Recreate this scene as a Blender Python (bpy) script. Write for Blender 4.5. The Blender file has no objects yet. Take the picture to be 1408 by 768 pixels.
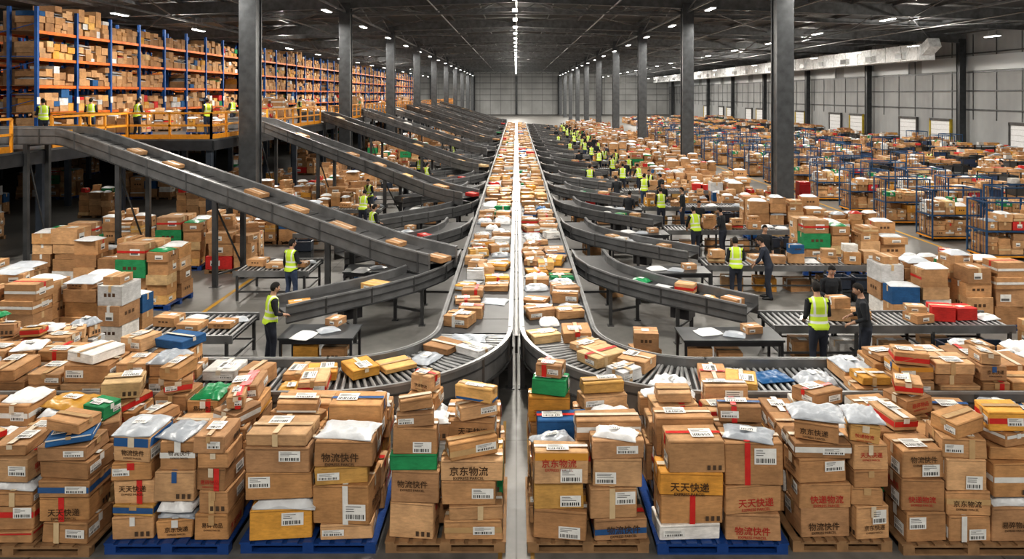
import bpy, math, random
import numpy as np
from mathutils import Vector, Matrix
R = random.Random(23)
PI = math.pi
scene = bpy.context.scene

# ------------------------------------------------------------------ materials
def new_mat(name):
    m = bpy.data.materials.new(name); m.use_nodes = True
    nt = m.node_tree
    b = nt.nodes['Principled BSDF']
    return m, nt, b

def mat_attr(name, rough=0.8, noise=0.18, scale=6.0, metal=0.0, bump=0.0, bscale=40, wear=False):
    """colour comes from the mesh colour attribute, broken up by object-space noise"""
    m, nt, b = new_mat(name)
    a = nt.nodes.new('ShaderNodeAttribute'); a.attribute_name = 'Col'
    tc = nt.nodes.new('ShaderNodeTexCoord')
    n = nt.nodes.new('ShaderNodeTexNoise'); n.inputs['Scale'].default_value = scale
    n.inputs['Detail'].default_value = 4
    nt.links.new(tc.outputs['Object'], n.inputs['Vector'])
    mr = nt.nodes.new('ShaderNodeMapRange')
    mr.inputs['To Min'].default_value = 1 - noise; mr.inputs['To Max'].default_value = 1 + noise
    mr.inputs['From Min'].default_value = 0.3; mr.inputs['From Max'].default_value = 0.7
    nt.links.new(n.outputs['Fac'], mr.inputs['Value'])
    vm = nt.nodes.new('ShaderNodeVectorMath'); vm.operation = 'SCALE'
    nt.links.new(a.outputs['Color'], vm.inputs[0]); nt.links.new(mr.outputs[0], vm.inputs['Scale'])
    last = vm.outputs[0]
    if wear:    # scuffs: stretched fine noise
        mp = nt.nodes.new('ShaderNodeMapping'); mp.inputs['Scale'].default_value = (9, 9, 38)
        nt.links.new(tc.outputs['Object'], mp.inputs['Vector'])
        n3 = nt.nodes.new('ShaderNodeTexNoise'); n3.inputs['Scale'].default_value = 1.0; n3.inputs['Detail'].default_value = 5; n3.inputs['Roughness'].default_value = .7
        nt.links.new(mp.outputs[0], n3.inputs['Vector'])
        m3 = nt.nodes.new('ShaderNodeMapRange'); m3.inputs['From Min'].default_value = .3; m3.inputs['From Max'].default_value = .72
        m3.inputs['To Min'].default_value = .80; m3.inputs['To Max'].default_value = 1.16
        nt.links.new(n3.outputs['Fac'], m3.inputs['Value'])
        v2 = nt.nodes.new('ShaderNodeVectorMath'); v2.operation = 'SCALE'
        nt.links.new(last, v2.inputs[0]); nt.links.new(m3.outputs[0], v2.inputs['Scale']); last = v2.outputs[0]
    nt.links.new(last, b.inputs['Base Color'])
    b.inputs['Roughness'].default_value = rough
    b.inputs['Metallic'].default_value = metal
    if bump > 0:
        n2 = nt.nodes.new('ShaderNodeTexNoise'); n2.inputs['Scale'].default_value = bscale; n2.inputs['Detail'].default_value = 3
        nt.links.new(tc.outputs['Object'], n2.inputs['Vector'])
        bp = nt.nodes.new('ShaderNodeBump'); bp.inputs['Strength'].default_value = bump
        bp.inputs['Distance'].default_value = 0.02
        nt.links.new(n2.outputs['Fac'], bp.inputs['Height']); nt.links.new(bp.outputs[0], b.inputs['Normal'])
    return m

M_CARD = mat_attr('cardboard', 0.82, 0.20, 3.5, bump=.35, bscale=7, wear=True)
M_PLAS = mat_attr('tape_and_film', 0.33, 0.08, 8, bump=0.55, bscale=11)
M_INK = mat_attr('print_ink', 0.7, 0.05, 5)
M_STEEL = mat_attr('painted_steel', 0.38, 0.24, 2.5, metal=0.4)
M_BELT = mat_attr('belt_rubber', 0.5, 0.3, 1.5)
M_CLOTH = mat_attr('cloth', 0.9, 0.12, 12, bump=0.4, bscale=18)
M_SKIN = mat_attr('skin', 0.55, 0.05, 10)
M_WOOD = mat_attr('wood', 0.85, 0.25, 7)
STD = [M_CARD, M_PLAS, M_INK, M_STEEL, M_BELT, M_CLOTH, M_SKIN, M_WOOD]
CARD, PLAS, INK, STEEL, BELT, CLOTH, SKIN, WOOD, VEST, GLOW = range(10)

def mat_vest():
    m, nt, b = new_mat('hi_vis_vest')
    a = nt.nodes.new('ShaderNodeAttribute'); a.attribute_name = 'rest'
    sep = nt.nodes.new('ShaderNodeSeparateXYZ'); nt.links.new(a.outputs['Vector'], sep.inputs[0])
    def band(src, lo, hi):
        g = nt.nodes.new('ShaderNodeMath'); g.operation = 'GREATER_THAN'; g.inputs[1].default_value = lo
        l = nt.nodes.new('ShaderNodeMath'); l.operation = 'LESS_THAN'; l.inputs[1].default_value = hi
        mu = nt.nodes.new('ShaderNodeMath'); mu.operation = 'MULTIPLY'
        nt.links.new(src, g.inputs[0]); nt.links.new(src, l.inputs[0])
        nt.links.new(g.outputs[0], mu.inputs[0]); nt.links.new(l.outputs[0], mu.inputs[1])
        return mu.outputs[0]
    ab = nt.nodes.new('ShaderNodeMath'); ab.operation = 'ABSOLUTE'; nt.links.new(sep.outputs[0], ab.inputs[0])
    def mx(a1, b1):
        n = nt.nodes.new('ShaderNodeMath'); n.operation = 'MAXIMUM'
        nt.links.new(a1, n.inputs[0]); nt.links.new(b1, n.inputs[1]); return n.outputs[0]
    s1 = band(sep.outputs[2], 1.005, 1.05); s2 = band(sep.outputs[2], 1.13, 1.175)
    v = band(ab.outputs[0], 0.085, 0.125); vz = band(sep.outputs[2], 1.17, 1.6)
    mm = nt.nodes.new('ShaderNodeMath'); mm.operation = 'MULTIPLY'
    nt.links.new(v, mm.inputs[0]); nt.links.new(vz, mm.inputs[1])
    f = mx(mx(s1, s2), mm.outputs[0])
    mix = nt.nodes.new('ShaderNodeMix'); mix.data_type = 'RGBA'
    nt.links.new(f, mix.inputs[0])
    mix.inputs[6].default_value = (0.50, 0.68, 0.045, 1); mix.inputs[7].default_value = (0.62, 0.64, 0.6, 1)
    nt.links.new(mix.outputs[2], b.inputs['Base Color'])
    b.inputs['Roughness'].default_value = 0.7
    return m
M_VEST = mat_vest()
M_GLOW, _nt, _b = new_mat('lamp_diffuser')
_b.inputs['Base Color'].default_value = (1, 1, 1, 1)
_b.inputs['Emission Color'].default_value = (1, 0.98, 0.93, 1); _b.inputs['Emission Strength'].default_value = 9
STD += [M_VEST, M_GLOW]

# ------------------------------------------------------------------ mesh builder
class MB:
    def __init__(s):
        s.v = []; s.f = []; s.m = []; s.c = []; s.sm = []; s.rest = None
    def add(s, vs, fs, mat, col, smooth=False):
        o = len(s.v); s.v.extend(vs)
        for f in fs:
            s.f.append(tuple(i + o for i in f)); s.m.append(mat); s.c.append(col); s.sm.append(smooth)
    def box(s, x, y, z, sx, sy, sz, mat=STEEL, col=(.3, .3, .3), rot=0):
        """centre x,y ; z is the bottom"""
        c, n = math.cos(rot), math.sin(rot); vs = []
        for dz in (0, sz):
            for dx, dy in ((-1, -1), (1, -1), (1, 1), (-1, 1)):
                a, b = dx * sx / 2, dy * sy / 2
                vs.append((x + a * c - b * n, y + a * n + b * c, z + dz))
        s.add(vs, BOXF, mat, col)
    def beam(s, p, q, w, h, mat=STEEL, col=(.3, .3, .3)):
        p = Vector(p); q = Vector(q); d = (q - p)
        if d.length < 1e-6: return
        d.normalize()
        up = Vector((0, 0, 1)) if abs(d.z) < 0.95 else Vector((0, 1, 0))
        sd = d.cross(up).normalized(); u = sd.cross(d).normalized()
        vs = []
        for e in (p, q):
            for a, b in ((-1, -1), (1, -1), (1, 1), (-1, 1)):
                vs.append(tuple(e + sd * a * w / 2 + u * b * h / 2))
        s.add(vs, BOXF, mat, col)
    def cyl(s, p, q, r, mat=STEEL, col=(.3, .3, .3), n=8, r2=None, caps=False):
        p = Vector(p); q = Vector(q); d = (q - p).normalized()
        if r2 is None: r2 = r
        up = Vector((0, 0, 1)) if abs(d.z) < 0.9 else Vector((0, 1, 0))
        a = d.cross(up).normalized(); b = a.cross(d)
        vs = []
        for e, rr in ((p, r), (q, r2)):
            for i in range(n):
                t = 2 * PI * i / n
                vs.append(tuple(e + a * math.cos(t) * rr + b * math.sin(t) * rr))
        fs = [(i, (i + 1) % n, n + (i + 1) % n, n + i) for i in range(n)]
        s.add(vs, fs, mat, col, True)
        if caps: s.add(vs, [tuple(range(n)), tuple(range(n, 2 * n))], mat, col)
    def build(s, name, extra=None):
        me = bpy.data.meshes.new(name)
        me.from_pydata(s.v, [], s.f)
        used = sorted(set(s.m)); mp = {k: i for i, k in enumerate(used)}
        for k in used: me.materials.append(STD[k])
        me.polygons.foreach_set('material_index', [mp[k] for k in s.m])
        me.polygons.foreach_set('use_smooth', s.sm)
        ca = me.color_attributes.new(name='Col', type='FLOAT_COLOR', domain='CORNER')
        ln = np.array([len(f) for f in s.f]); cc = np.array([(c[0], c[1], c[2], 1.0) for c in s.c], dtype=np.float32)
        ca.data.foreach_set('color', np.repeat(cc, ln, axis=0).ravel())
        if s.rest is not None:
            at = me.attributes.new('rest', 'FLOAT_VECTOR', 'POINT')
            at.data.foreach_set('vector', np.array(s.rest, dtype=np.float32).ravel())
        me.update()
        return me
BOXF = [(0, 3, 2, 1), (4, 5, 6, 7), (0, 1, 5, 4), (1, 2, 6, 5), (2, 3, 7, 6), (3, 0, 4, 7)]

def put(name, me, loc=(0, 0, 0), rot=0, sc=(1, 1, 1)):
    if isinstance(me, MB): me = me.build(name)
    o = bpy.data.objects.new(name, me)
    o.location = loc; o.rotation_euler = (0, 0, rot); o.scale = sc
    scene.collection.objects.link(o)
    return o

# ------------------------------------------------------------------ text glyph cache
_txt = {}
def glyph(st):
    if st in _txt: return _txt[st]
    try:
        cu = bpy.data.curves.new('t', 'FONT'); cu.body = st; cu.align_x = 'CENTER'; cu.align_y = 'CENTER'; cu.resolution_u = 2
        cu.offset = .012
        o = bpy.data.objects.new('t', cu); scene.collection.objects.link(o)
        dg = bpy.context.evaluated_depsgraph_get()
        me = bpy.data.meshes.new_from_object(o.evaluated_get(dg))
        vs = [(v.co.x, v.co.y) for v in me.vertices]; fs = [tuple(p.vertices) for p in me.polygons]
        bpy.data.objects.remove(o); bpy.data.curves.remove(cu); bpy.data.meshes.remove(me)
        xs = [a for a, b in vs]; ys = [b for a, b in vs]
        w = max(xs) - min(xs); cx = (max(xs) + min(xs)) / 2; cy = (max(ys) + min(ys)) / 2
        vs = [((a - cx) / w, (b - cy) / w) for a, b in vs]
        r = (vs, fs, (max(ys) - min(ys)) / w)
    except Exception as e:
        print('glyph fail', e); r = ([], [], 0.3)
    _txt[st] = r
    return r

# ------------------------------------------------------------------ parcels
KRAFT = [(.46, .258, .122), (.51, .30, .150), (.40, .220, .102), (.55, .34, .180), (.35, .190, .088), (.48, .275, .132), (.43, .240, .112), (.48, .262, .112), (.41, .235, .120)]
BRIGHT = [(.66, .64, .61), (.70, .69, .67), (.60, .60, .60), (.66, .65, .62), (.50, .03, .025), (.02, .10, .25), (.58, .28, .05), (.02, .24, .09), (.62, .32, .06), (.64, .38, .14), (.56, .33, .10), (.60, .42, .22)]
WHITE = [(.68, .69, .70), (.60, .62, .64), (.74, .74, .74), (.44, .47, .51), (.34, .37, .41)]
def kcol(p=0.12):
    if R.random() < p: c = R.choice(BRIGHT)
    else: c = R.choice(KRAFT)
    k = R.uniform(.82, 1.14)
    return tuple(min(.9, a * k) for a in c)

class Fr:
    def __init__(s, x, y, z, rot, tx=0.0, ty=0.0):
        s.x, s.y, s.z, s.c, s.s = x, y, z, math.cos(rot), math.sin(rot); s.tx, s.ty = tx, ty
    def p(s, a, b, c):
        a2 = a - c * s.tx; b2 = b - c * s.ty
        return (s.x + a2 * s.c - b2 * s.s, s.y + a2 * s.s + b2 * s.c, s.z + c + a * s.tx + b * s.ty)

def facemap(fr, side, sx, sy, sz, off):
    """returns function (u,v)->world, with u,v in metres from the face centre"""
    hx, hy = sx / 2, sy / 2
    if side == '-y': return (lambda u, v: fr.p(u, -hy - off, sz / 2 + v)), sx, sz
    if side == '+y': return (lambda u, v: fr.p(-u, hy + off, sz / 2 + v)), sx, sz
    if side == '+x': return (lambda u, v: fr.p(hx + off, u, sz / 2 + v)), sy, sz
    if side == '-x': return (lambda u, v: fr.p(-hx - off, -u, sz / 2 + v)), sy, sz
    return (lambda u, v: fr.p(u, v, sz + off)), sx, sy

def patch(mb, fm, u0, u1, v0, v1, mat, col):
    mb.add([fm(u0, v0), fm(u1, v0), fm(u1, v1), fm(u0, v1)], [(0, 1, 2, 3)], mat, col)

def chamfer_box(mb, fr, sx, sy, sz, ch, col, mat=CARD, jit=0.0):
    h = (sx / 2, sy / 2, sz / 2); vs = []; idx = {}
    for a in (-1, 1):
        for b in (-1, 1):
            for c in (-1, 1):
                j = [R.uniform(-jit, jit) for _ in range(3)]
                if c < 0: j[2] = 0
                for ax in range(3):
                    q = [sg * (hh - ch) for sg, hh in zip((a, b, c), h)]
                    q[ax] = (a, b, c)[ax] * h[ax]
                    idx[(a, b, c, ax)] = len(vs)
                    vs.append((q[0] + j[0], q[1] + j[1], q[2] + j[2]))
    fs = []
    for ax in range(3):
        o = [i for i in range(3) if i != ax]
        for sg in (-1, 1):
            f = []
            for s1, s2 in ((-1, -1), (1, -1), (1, 1), (-1, 1)):
                k = [0, 0, 0]; k[ax] = sg; k[o[0]] = s1; k[o[1]] = s2
                f.append(idx[(k[0], k[1], k[2], ax)])
            fs.append(f)
    for a0, a1 in ((0, 1), (1, 2), (0, 2)):
        o = 3 - a0 - a1
        for s0 in (-1, 1):
            for s1 in (-1, 1):
                def K(so, ax):
                    k = [0, 0, 0]; k[a0] = s0; k[a1] = s1; k[o] = so
                    return idx[(k[0], k[1], k[2], ax)]
                fs.append([K(-1, a0), K(1, a0), K(1, a1), K(-1, a1)])
    for a in (-1, 1):
        for b in (-1, 1):
            for c in (-1, 1):
                fs.append([idx[(a, b, c, 0)], idx[(a, b, c, 1)], idx[(a, b, c, 2)]])
    out = []
    for f in fs:
        p0, p1, p2 = (Vector(vs[i]) for i in f[:3])
        cen = sum((Vector(vs[i]) for i in f), Vector()) / len(f)
        if (p1 - p0).cross(p2 - p0).dot(cen) < 0: f = f[::-1]
        out.append(f)
    mb.add([fr.p(x, y, z + sz / 2) for x, y, z in vs], out, mat, col)

def label_fine(mb, fm, fm2, u, v, w, h):
    patch(mb, fm, u - w / 2, u + w / 2, v - h / 2, v + h / 2, PLAS, (.74, .74, .72))
    K = (.03, .03, .03)
    x = u - w * .42
    while x < u + w * .38:
        b = R.uniform(.006, .016)
        patch(mb, fm2, x, x + b, v - h * .40, v - h * .12, INK, K); x += b + R.uniform(.006, .014)
    for k in range(3):
        y = v + h * (.05 + .14 * k)
        patch(mb, fm2, u - w * .42, u - w * .42 + w * R.uniform(.3, .8), y, y + h * .05, INK, (.12, .12, .12))

TXT = ['京东快递', '快递物流', '物流快件', '天天快递', '易碎物品', '京东物流']
def carton(mb, x, y, z, sx, sy, sz, rot=0, detail=1, col=None, txt=True, tilt=0.0):
    if detail >= 2: fr = Fr(x, y, z + abs(tilt) * .5 * max(sx, sy) * .6, rot, R.gauss(0, .008) + tilt * R.choice([-1, 1]) * R.random(), R.gauss(0, .008) + tilt * R.choice([-1, 1]) * R.random())
    else: fr = Fr(x, y, z, rot)
    if col is None: col = kcol()
    white = min(col) > .4
    if detail >= 2:
        chamfer_box(mb, fr, sx, sy, sz, .011, col, CARD, .010)
    else:
        vs = [fr.p(a * sx / 2, b * sy / 2, c) for c in (0, sz) for a, b in ((-1, -1), (1, -1), (1, 1), (-1, 1))]
        mb.add(vs, BOXF[1:], CARD, col)
    off = .014 if detail >= 2 else .003
    tr = R.random()
    dark = tuple(a * .58 for a in col)
    if detail >= 2:
        tc = (.46, .30, .15) if tr < .46 else ((.62, .54, .42) if tr < .74 else ((.55, .03, .025) if tr < .84 else ((.68, .68, .66) if tr < .96 else (.03, .10, .26))))
    else:
        tc = (.54, .39, .22) if tr < .8 else ((.66, .66, .64) if tr < .95 else (.5, .04, .03))
    tw = .035 if detail < 2 else R.uniform(.028, .045)
    fm, U, V = facemap(fr, 'top', sx, sy, sz, off)
    alongx = sx >= sy
    if detail >= 2:
        fs_, _, _ = facemap(fr, 'top', sx, sy, sz, off - .002)
        if alongx: patch(mb, fs_, -U / 2 + .01, U / 2 - .01, -tw - .010, tw + .010, CARD, dark)
        else: patch(mb, fs_, -tw - .010, tw + .010, -V / 2 + .01, V / 2 - .01, CARD, dark)
    if alongx: patch(mb, fm, -U / 2, U / 2, -tw, tw, PLAS, tc)
    else: patch(mb, fm, -tw, tw, -V / 2, V / 2, PLAS, tc)
    ends = ('-x', '+x') if alongx else ('-y', '+y')
    for e in ends:
        if detail == 0: break
        f2, u2, v2 = facemap(fr, e, sx, sy, sz, off - .003 if detail >= 2 else off)
        patch(mb, f2, -tw, tw, v2 / 2 - min(.14, v2 * .4), v2 / 2, PLAS, tc)
    if detail == 0:
        if R.random() < .35:
            patch(mb, facemap(fr, 'top', sx, sy, sz, .006)[0], -U * .3, U * .15, -V * .3, V * .25, PLAS, (.72, .72, .70))
        return
    if detail == 1:
        if R.random() < .5:
            a = R.uniform(-.15, .15)
            patch(mb, facemap(fr, 'top', sx, sy, sz, .006)[0], U * (a - .18), U * (a + .13), V * (a - .18), V * (a + .18), PLAS, (.72, .72, .70))
        for e in ('-y', '+x', '-x'):
            if R.random() < .35:
                f3, u3, v3 = facemap(fr, e, sx, sy, sz, .004); f4 = facemap(fr, e, sx, sy, sz, .006)[0]
                a = R.uniform(-.2, .2)
                patch(mb, f3, u3 * (a - .18), u3 * (a + .18), -v3 * .22, v3 * .2, PLAS, (.70, .70, .68))
                patch(mb, f4, u3 * (a - .15), u3 * (a + .12), -v3 * .17, -v3 * .04, INK, (.10, .10, .10))
            elif R.random() < .35:
                f3, u3, v3 = facemap(fr, e, sx, sy, sz, .004)
                for q in range(3): patch(mb, f3, u3 * (-.24 + q * .17), u3 * (-.13 + q * .17), -v3 * .05, v3 * .13, INK, (.09, .045, .02))
        if R.random() < .15:
            bc = R.choice([tc, tc, (.5, .03, .025), (.66, .66, .64)])
            for e in ('-y', '+x', '-x'):
                f3, u3, v3 = facemap(fr, e, sx, sy, sz, .0075)
                patch(mb, f3, -u3 / 2, u3 / 2, -.03, .03, PLAS, bc)
        return
    r = R.random()
    if r < .18:
        bc = R.choice([(.55, .03, .025), (.55, .03, .025), (.50, .33, .16), (.03, .10, .25), (.68, .68, .66)]); b = R.uniform(-.1, .1) * sz
        for e in ('-y', '+x', '-x', '+y'):
            f3, u3, v3 = facemap(fr, e, sx, sy, sz, .008)
            patch(mb, f3, -u3 / 2, u3 / 2, b - .035, b + .035, PLAS, bc)
    elif r < .40:
        bc = R.choice([(.55, .03, .025), (.68, .68, .66), (.60, .46, .28), (.52, .35, .18)])
        q = R.uniform(-.2, .2) * sx
        for e, k in (('-y', 1), ('+y', -1)):
            f3, u3, v3 = facemap(fr, e, sx, sy, sz, .008)
            patch(mb, f3, k * q - .035, k * q + .035, -v3 / 2, v3 / 2, PLAS, bc)
        f3, u3, v3 = facemap(fr, 'top', sx, sy, sz, .0165)
        patch(mb, f3, q - .035, q + .035, -v3 / 2, v3 / 2, PLAS, bc)
    elif r < .45:
        bc = R.choice([(.50, .03, .025), (.02, .10, .27), (.66, .66, .64), (.58, .28, .04)]); q = R.uniform(.22, .4)
        lo = R.random() < .5
        for e in ('-y', '+x', '-x', '+y'):
            f3, u3, v3 = facemap(fr, e, sx, sy, sz, .0075)
            a0, a1 = (-v3 / 2 + .012, -v3 / 2 + q * v3) if lo else (v3 / 2 - q * v3, v3 / 2 - .012)
            patch(mb, f3, -u3 / 2 + .01, u3 / 2 - .01, a0, a1, INK, bc)
    for e in ('-y', '+x', '-x'):
        f3, u3, v3 = facemap(fr, e, sx, sy, sz, .007); f4 = facemap(fr, e, sx, sy, sz, .0105)[0]
        f5 = facemap(fr, e, sx, sy, sz, .0125)[0]
        patch(mb, f3, -u3 / 2 + .012, u3 / 2 - .012, v3 / 2 - .022, v3 / 2 - .015, CARD, dark)
        q = R.random()
        lab = q < .5; tx_ = .36 < q < .86
        if lab and v3 > .16:
            w = min(.27, u3 * .42); h = min(.2, v3 * .42)
            uu = R.choice([-.42, .42, .3]) * (u3 - w); vv = R.choice([-.3, -.38, .3]) * (v3 - h)
            if v3 < .3: vv = 0
            label_fine(mb, f4, f5, uu, vv, w, h)
        if tx_ and txt and v3 > .22 and e != '+y' and not (lab and v3 < .34):
            g = glyph(R.choice(TXT)); w = min(.48, u3 * .64)
            ic = (.40, .03, .02) if (R.random() < .35 or white) else (.06, .03, .012)
            cv = .16 * v3 if lab else R.choice([0, -.12, .1]) * v3; cu = R.uniform(-.06, .06) * u3
            if lab and vv > 0: cv = -.14 * v3
            mb.add([f4(cu + a * w, cv + b * w) for a, b in g[0]], g[1], INK, ic)
            g2 = glyph('EXPRESS PARCEL'); w2 = w * .8
            mb.add([f4(cu + a * w2, cv - g[2] * w / 2 - .03 + b * w2) for a, b in g2[0]], g2[1], INK, ic)
        if q > .86 and v3 > .2:
            for k in range(3):
                patch(mb, f4, u3 / 2 - .08 - k * .07, u3 / 2 - .04 - k * .07, -v3 / 2 + .04, -v3 / 2 + .1, INK, (.08, .05, .03))
    if R.random() < .75:
        f4 = facemap(fr, 'top', sx, sy, sz, .018)[0]; f5 = facemap(fr, 'top', sx, sy, sz, .0195)[0]
        w = min(.28, U * .5); h = min(.22, V * .5)
        label_fine(mb, f4, f5, R.uniform(-.4, .4) * (U - w), R.uniform(-.4, .4) * (V - h), w, h)

def mailer(mb, x, y, z, sx, sy, sz, rot=0, detail=1, col=None):
    fr = Fr(x, y, z, rot); n = 13 if detail >= 2 else (6 if detail == 1 else 4)
    if col is None: col = R.choice(WHITE) if R.random() < .88 else R.choice([(.02, .24, .09), (.55, .30, .06), (.48, .04, .03), (.02, .10, .25)])
    sz = min(sz, .26 * min(sx, sy)) if detail < 2 else min(sz, .30 * min(sx, sy))
    vs = []; ph = R.random() * 9
    for j in range(n):
        for i in range(n):
            u = -1 + 2 * i / (n - 1); v = -1 + 2 * j / (n - 1)
            e = max(0, 1 - abs(u) ** 3.2) * max(0, 1 - abs(v) ** 3.2)
            h = sz * (.14 + .86 * e ** .42) + (sz * .17 * math.sin(7 * u + ph + 3 * v) * (.3 + e) + sz * .12 * math.sin(11 * v - 6 * u + 2 * ph) if detail > 1 else 0)
            k = 1 - .05 * math.cos(2.5 * v + ph)
            vs.append(fr.p(u * sx / 2 * k, v * sy / 2 * (1 - .04 * math.cos(3 * u + ph)), max(h, .01)))
    fs = [(j * n + i, j * n + i + 1, (j + 1) * n + i + 1, (j + 1) * n + i) for j in range(n - 1) for i in range(n - 1)]
    mb.add(vs, fs, PLAS, col, True)
    rim = [i for i in range(n)] + [j * n + n - 1 for j in range(1, n)] + [(n - 1) * n + i for i in range(n - 2, -1, -1)] + [j * n for j in range(n - 2, 0, -1)]
    top = [vs[i] for i in rim]; bot = [(p[0], p[1], z) for p in top]; L = len(rim)
    mb.add(top + bot, [(L + i, L + (i + 1) % L, (i + 1) % L, i) for i in range(L)], PLAS, col, True)
    if detail >= 1 and R.random() < .6:
        a = sx * .17; b = sy * .16; zz = sz * (1.24 if detail > 1 else 1.04)
        q = [fr.p(-a, -b, zz), fr.p(a, -b, zz), fr.p(a, b, zz), fr.p(-a, b, zz)]
        mb.add(q, [(0, 1, 2, 3)], PLAS, (.76, .76, .74))
        if detail >= 2:
            for k in range(6): mb.add([fr.p(-a * .8 + k * a * .25, -b * .7, zz + .002), fr.p(-a * .70 + k * a * .25, -b * .7, zz + .002), fr.p(-a * .70 + k * a * .25, -b * .1, zz + .002), fr.p(-a * .8 + k * a * .25, -b * .1, zz + .002)], [(0, 1, 2, 3)], INK, (.06, .06, .06))
    return sz

def cuts(total, n, sp=.25):
    w = [R.uniform(1 - sp, 1 + sp) for _ in range(n)]; s = sum(w); return [a / s * total for a in w]

def pile(mb, x0, x1, y0, y1, z0, H, nx, ny, detail=1, hmin=.26, hmax=.46, var=.2, colp=.12, top=True, jrot=.07, open_=0.0, mail=.07, ntop=1):
    """stacks of cartons resting on each other inside the footprint"""
    rows = cuts(y1 - y0, ny); yy = y0
    for j, d in enumerate(rows):
        cols = cuts(x1 - x0, nx); xx = x0
        for w in cols:
            z = z0; tgt = H * R.uniform(1 - var, 1 + var * .35)
            if R.random() < open_: tgt *= R.uniform(.3, .7)
            while z < z0 + tgt - hmin * .6:
                h = R.uniform(hmin, hmax)
                if R.random() < .2: h *= .6
                if z + h > z0 + tgt + .1: h = max(.14, z0 + tgt - z)
                sx = w * R.uniform(.84, .98); sy = d * R.uniform(.84, .97)
                rot = R.gauss(0, jrot * .4)
                cx = xx + w / 2 + R.uniform(-.6, .6) * (w - sx); cy = yy + d / 2 + R.uniform(-.6, .6) * (d - sy)
                if R.random() < mail and z > z0 + .2:
                    h = mailer(mb, cx, cy, z, sx * 1.04, sy, R.uniform(.09, .15), rot, detail) * .95
                else:
                    carton(mb, cx, cy, z, sx, sy, h - .006, rot, detail, kcol(colp))
                z += h
            if top:
                k = 0; f = 1.0
                while k < ntop and R.random() < .7:
                    sx = w * R.uniform(.62, .92) * f; sy = d * R.uniform(.65, .95) * f
                    if R.random() < (.26 if detail > 1 else .38):
                        z += mailer(mb, xx + w / 2, yy + d / 2, z, w * R.uniform(.75, .98), d * R.uniform(.75, .98), R.uniform(.06, .11), R.uniform(-.4, .4), detail) * .95
                        f *= .8; k += 1
                    else:
                        h = R.uniform(.10, .24); carton(mb, xx + w / 2, yy + d / 2, z, sx, sy, h, R.uniform(-.45, .45), detail, kcol(colp + .08), tilt=.07 if detail > 1 else 0); z += h + .03 * (detail > 1)
                    k += 1; f *= .82
            xx += w
        yy += d

def pallet(mb, x0, x1, y0, y1, blue=False):
    col = (.015, .06, .22) if blue else (.27, .16, .08); m = PLAS if blue else WOOD
    W = x1 - x0; D = y1 - y0; cx = (x0 + x1) / 2
    for k in range(3):
        yk = y0 + .06 + k * (D - .12) / 2
        for i in range(3):
            mb.box(x0 + .07 + i * (W - .14) / 2, yk, .022, .14, .12, .075, m, col)
        mb.box(cx, yk, 0, W, .12, .022, m, col)
        mb.box(cx, yk, .097, W, .12, .02, m, col)
    n = 9
    for i in range(n):
        xk = x0 + .05 + i * (W - .1) / (n - 1)
        mb.box(xk, (y0 + y1) / 2, .117, W / n * .72, D, .02, m, col)
    return .14

# ------------------------------------------------------------------ conveyors
RAIL = (.19, .193, .196); RAILD = (.07, .072, .075); BELTC = (.042, .043, .045)
def side_frames(pts):
    out = []
    for i, p in enumerate(pts):
        a = Vector(pts[max(0, i - 1)]); b = Vector(pts[min(len(pts) - 1, i + 1)])
        d = b - a; d.z = 0; d.normalize()
        out.append(Vector((d.y, -d.x, 0)))
    return out
def sweep(mb, pts, sd, a, b, z0, z1, mat, col):
    vs = []
    for p, s in zip(pts, sd):
        p = Vector(p)
        for o, z in ((a, z0), (b, z0), (b, z1), (a, z1)):
            vs.append(tuple(p + s * o + Vector((0, 0, z))))
    fs = []
    n = len(pts)
    for i in range(n - 1):
        for k in range(4):
            fs.append((i * 4 + k, i * 4 + (k + 1) % 4, (i + 1) * 4 + (k + 1) % 4, (i + 1) * 4 + k))
    fs.append((3, 2, 1, 0)); fs.append(tuple((n - 1) * 4 + k for k in range(4)))
    mb.add(vs, fs, mat, col)
def walk(pts, step, start=None):
    t = step / 2 if start is None else start; out = []
    for i in range(len(pts) - 1):
        a = Vector(pts[i]); b = Vector(pts[i + 1]); L = (b - a).length
        while t <= L:
            out.append((a.lerp(b, t / L), (b - a).normalized())); t += step
        t -= L
    return out
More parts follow.
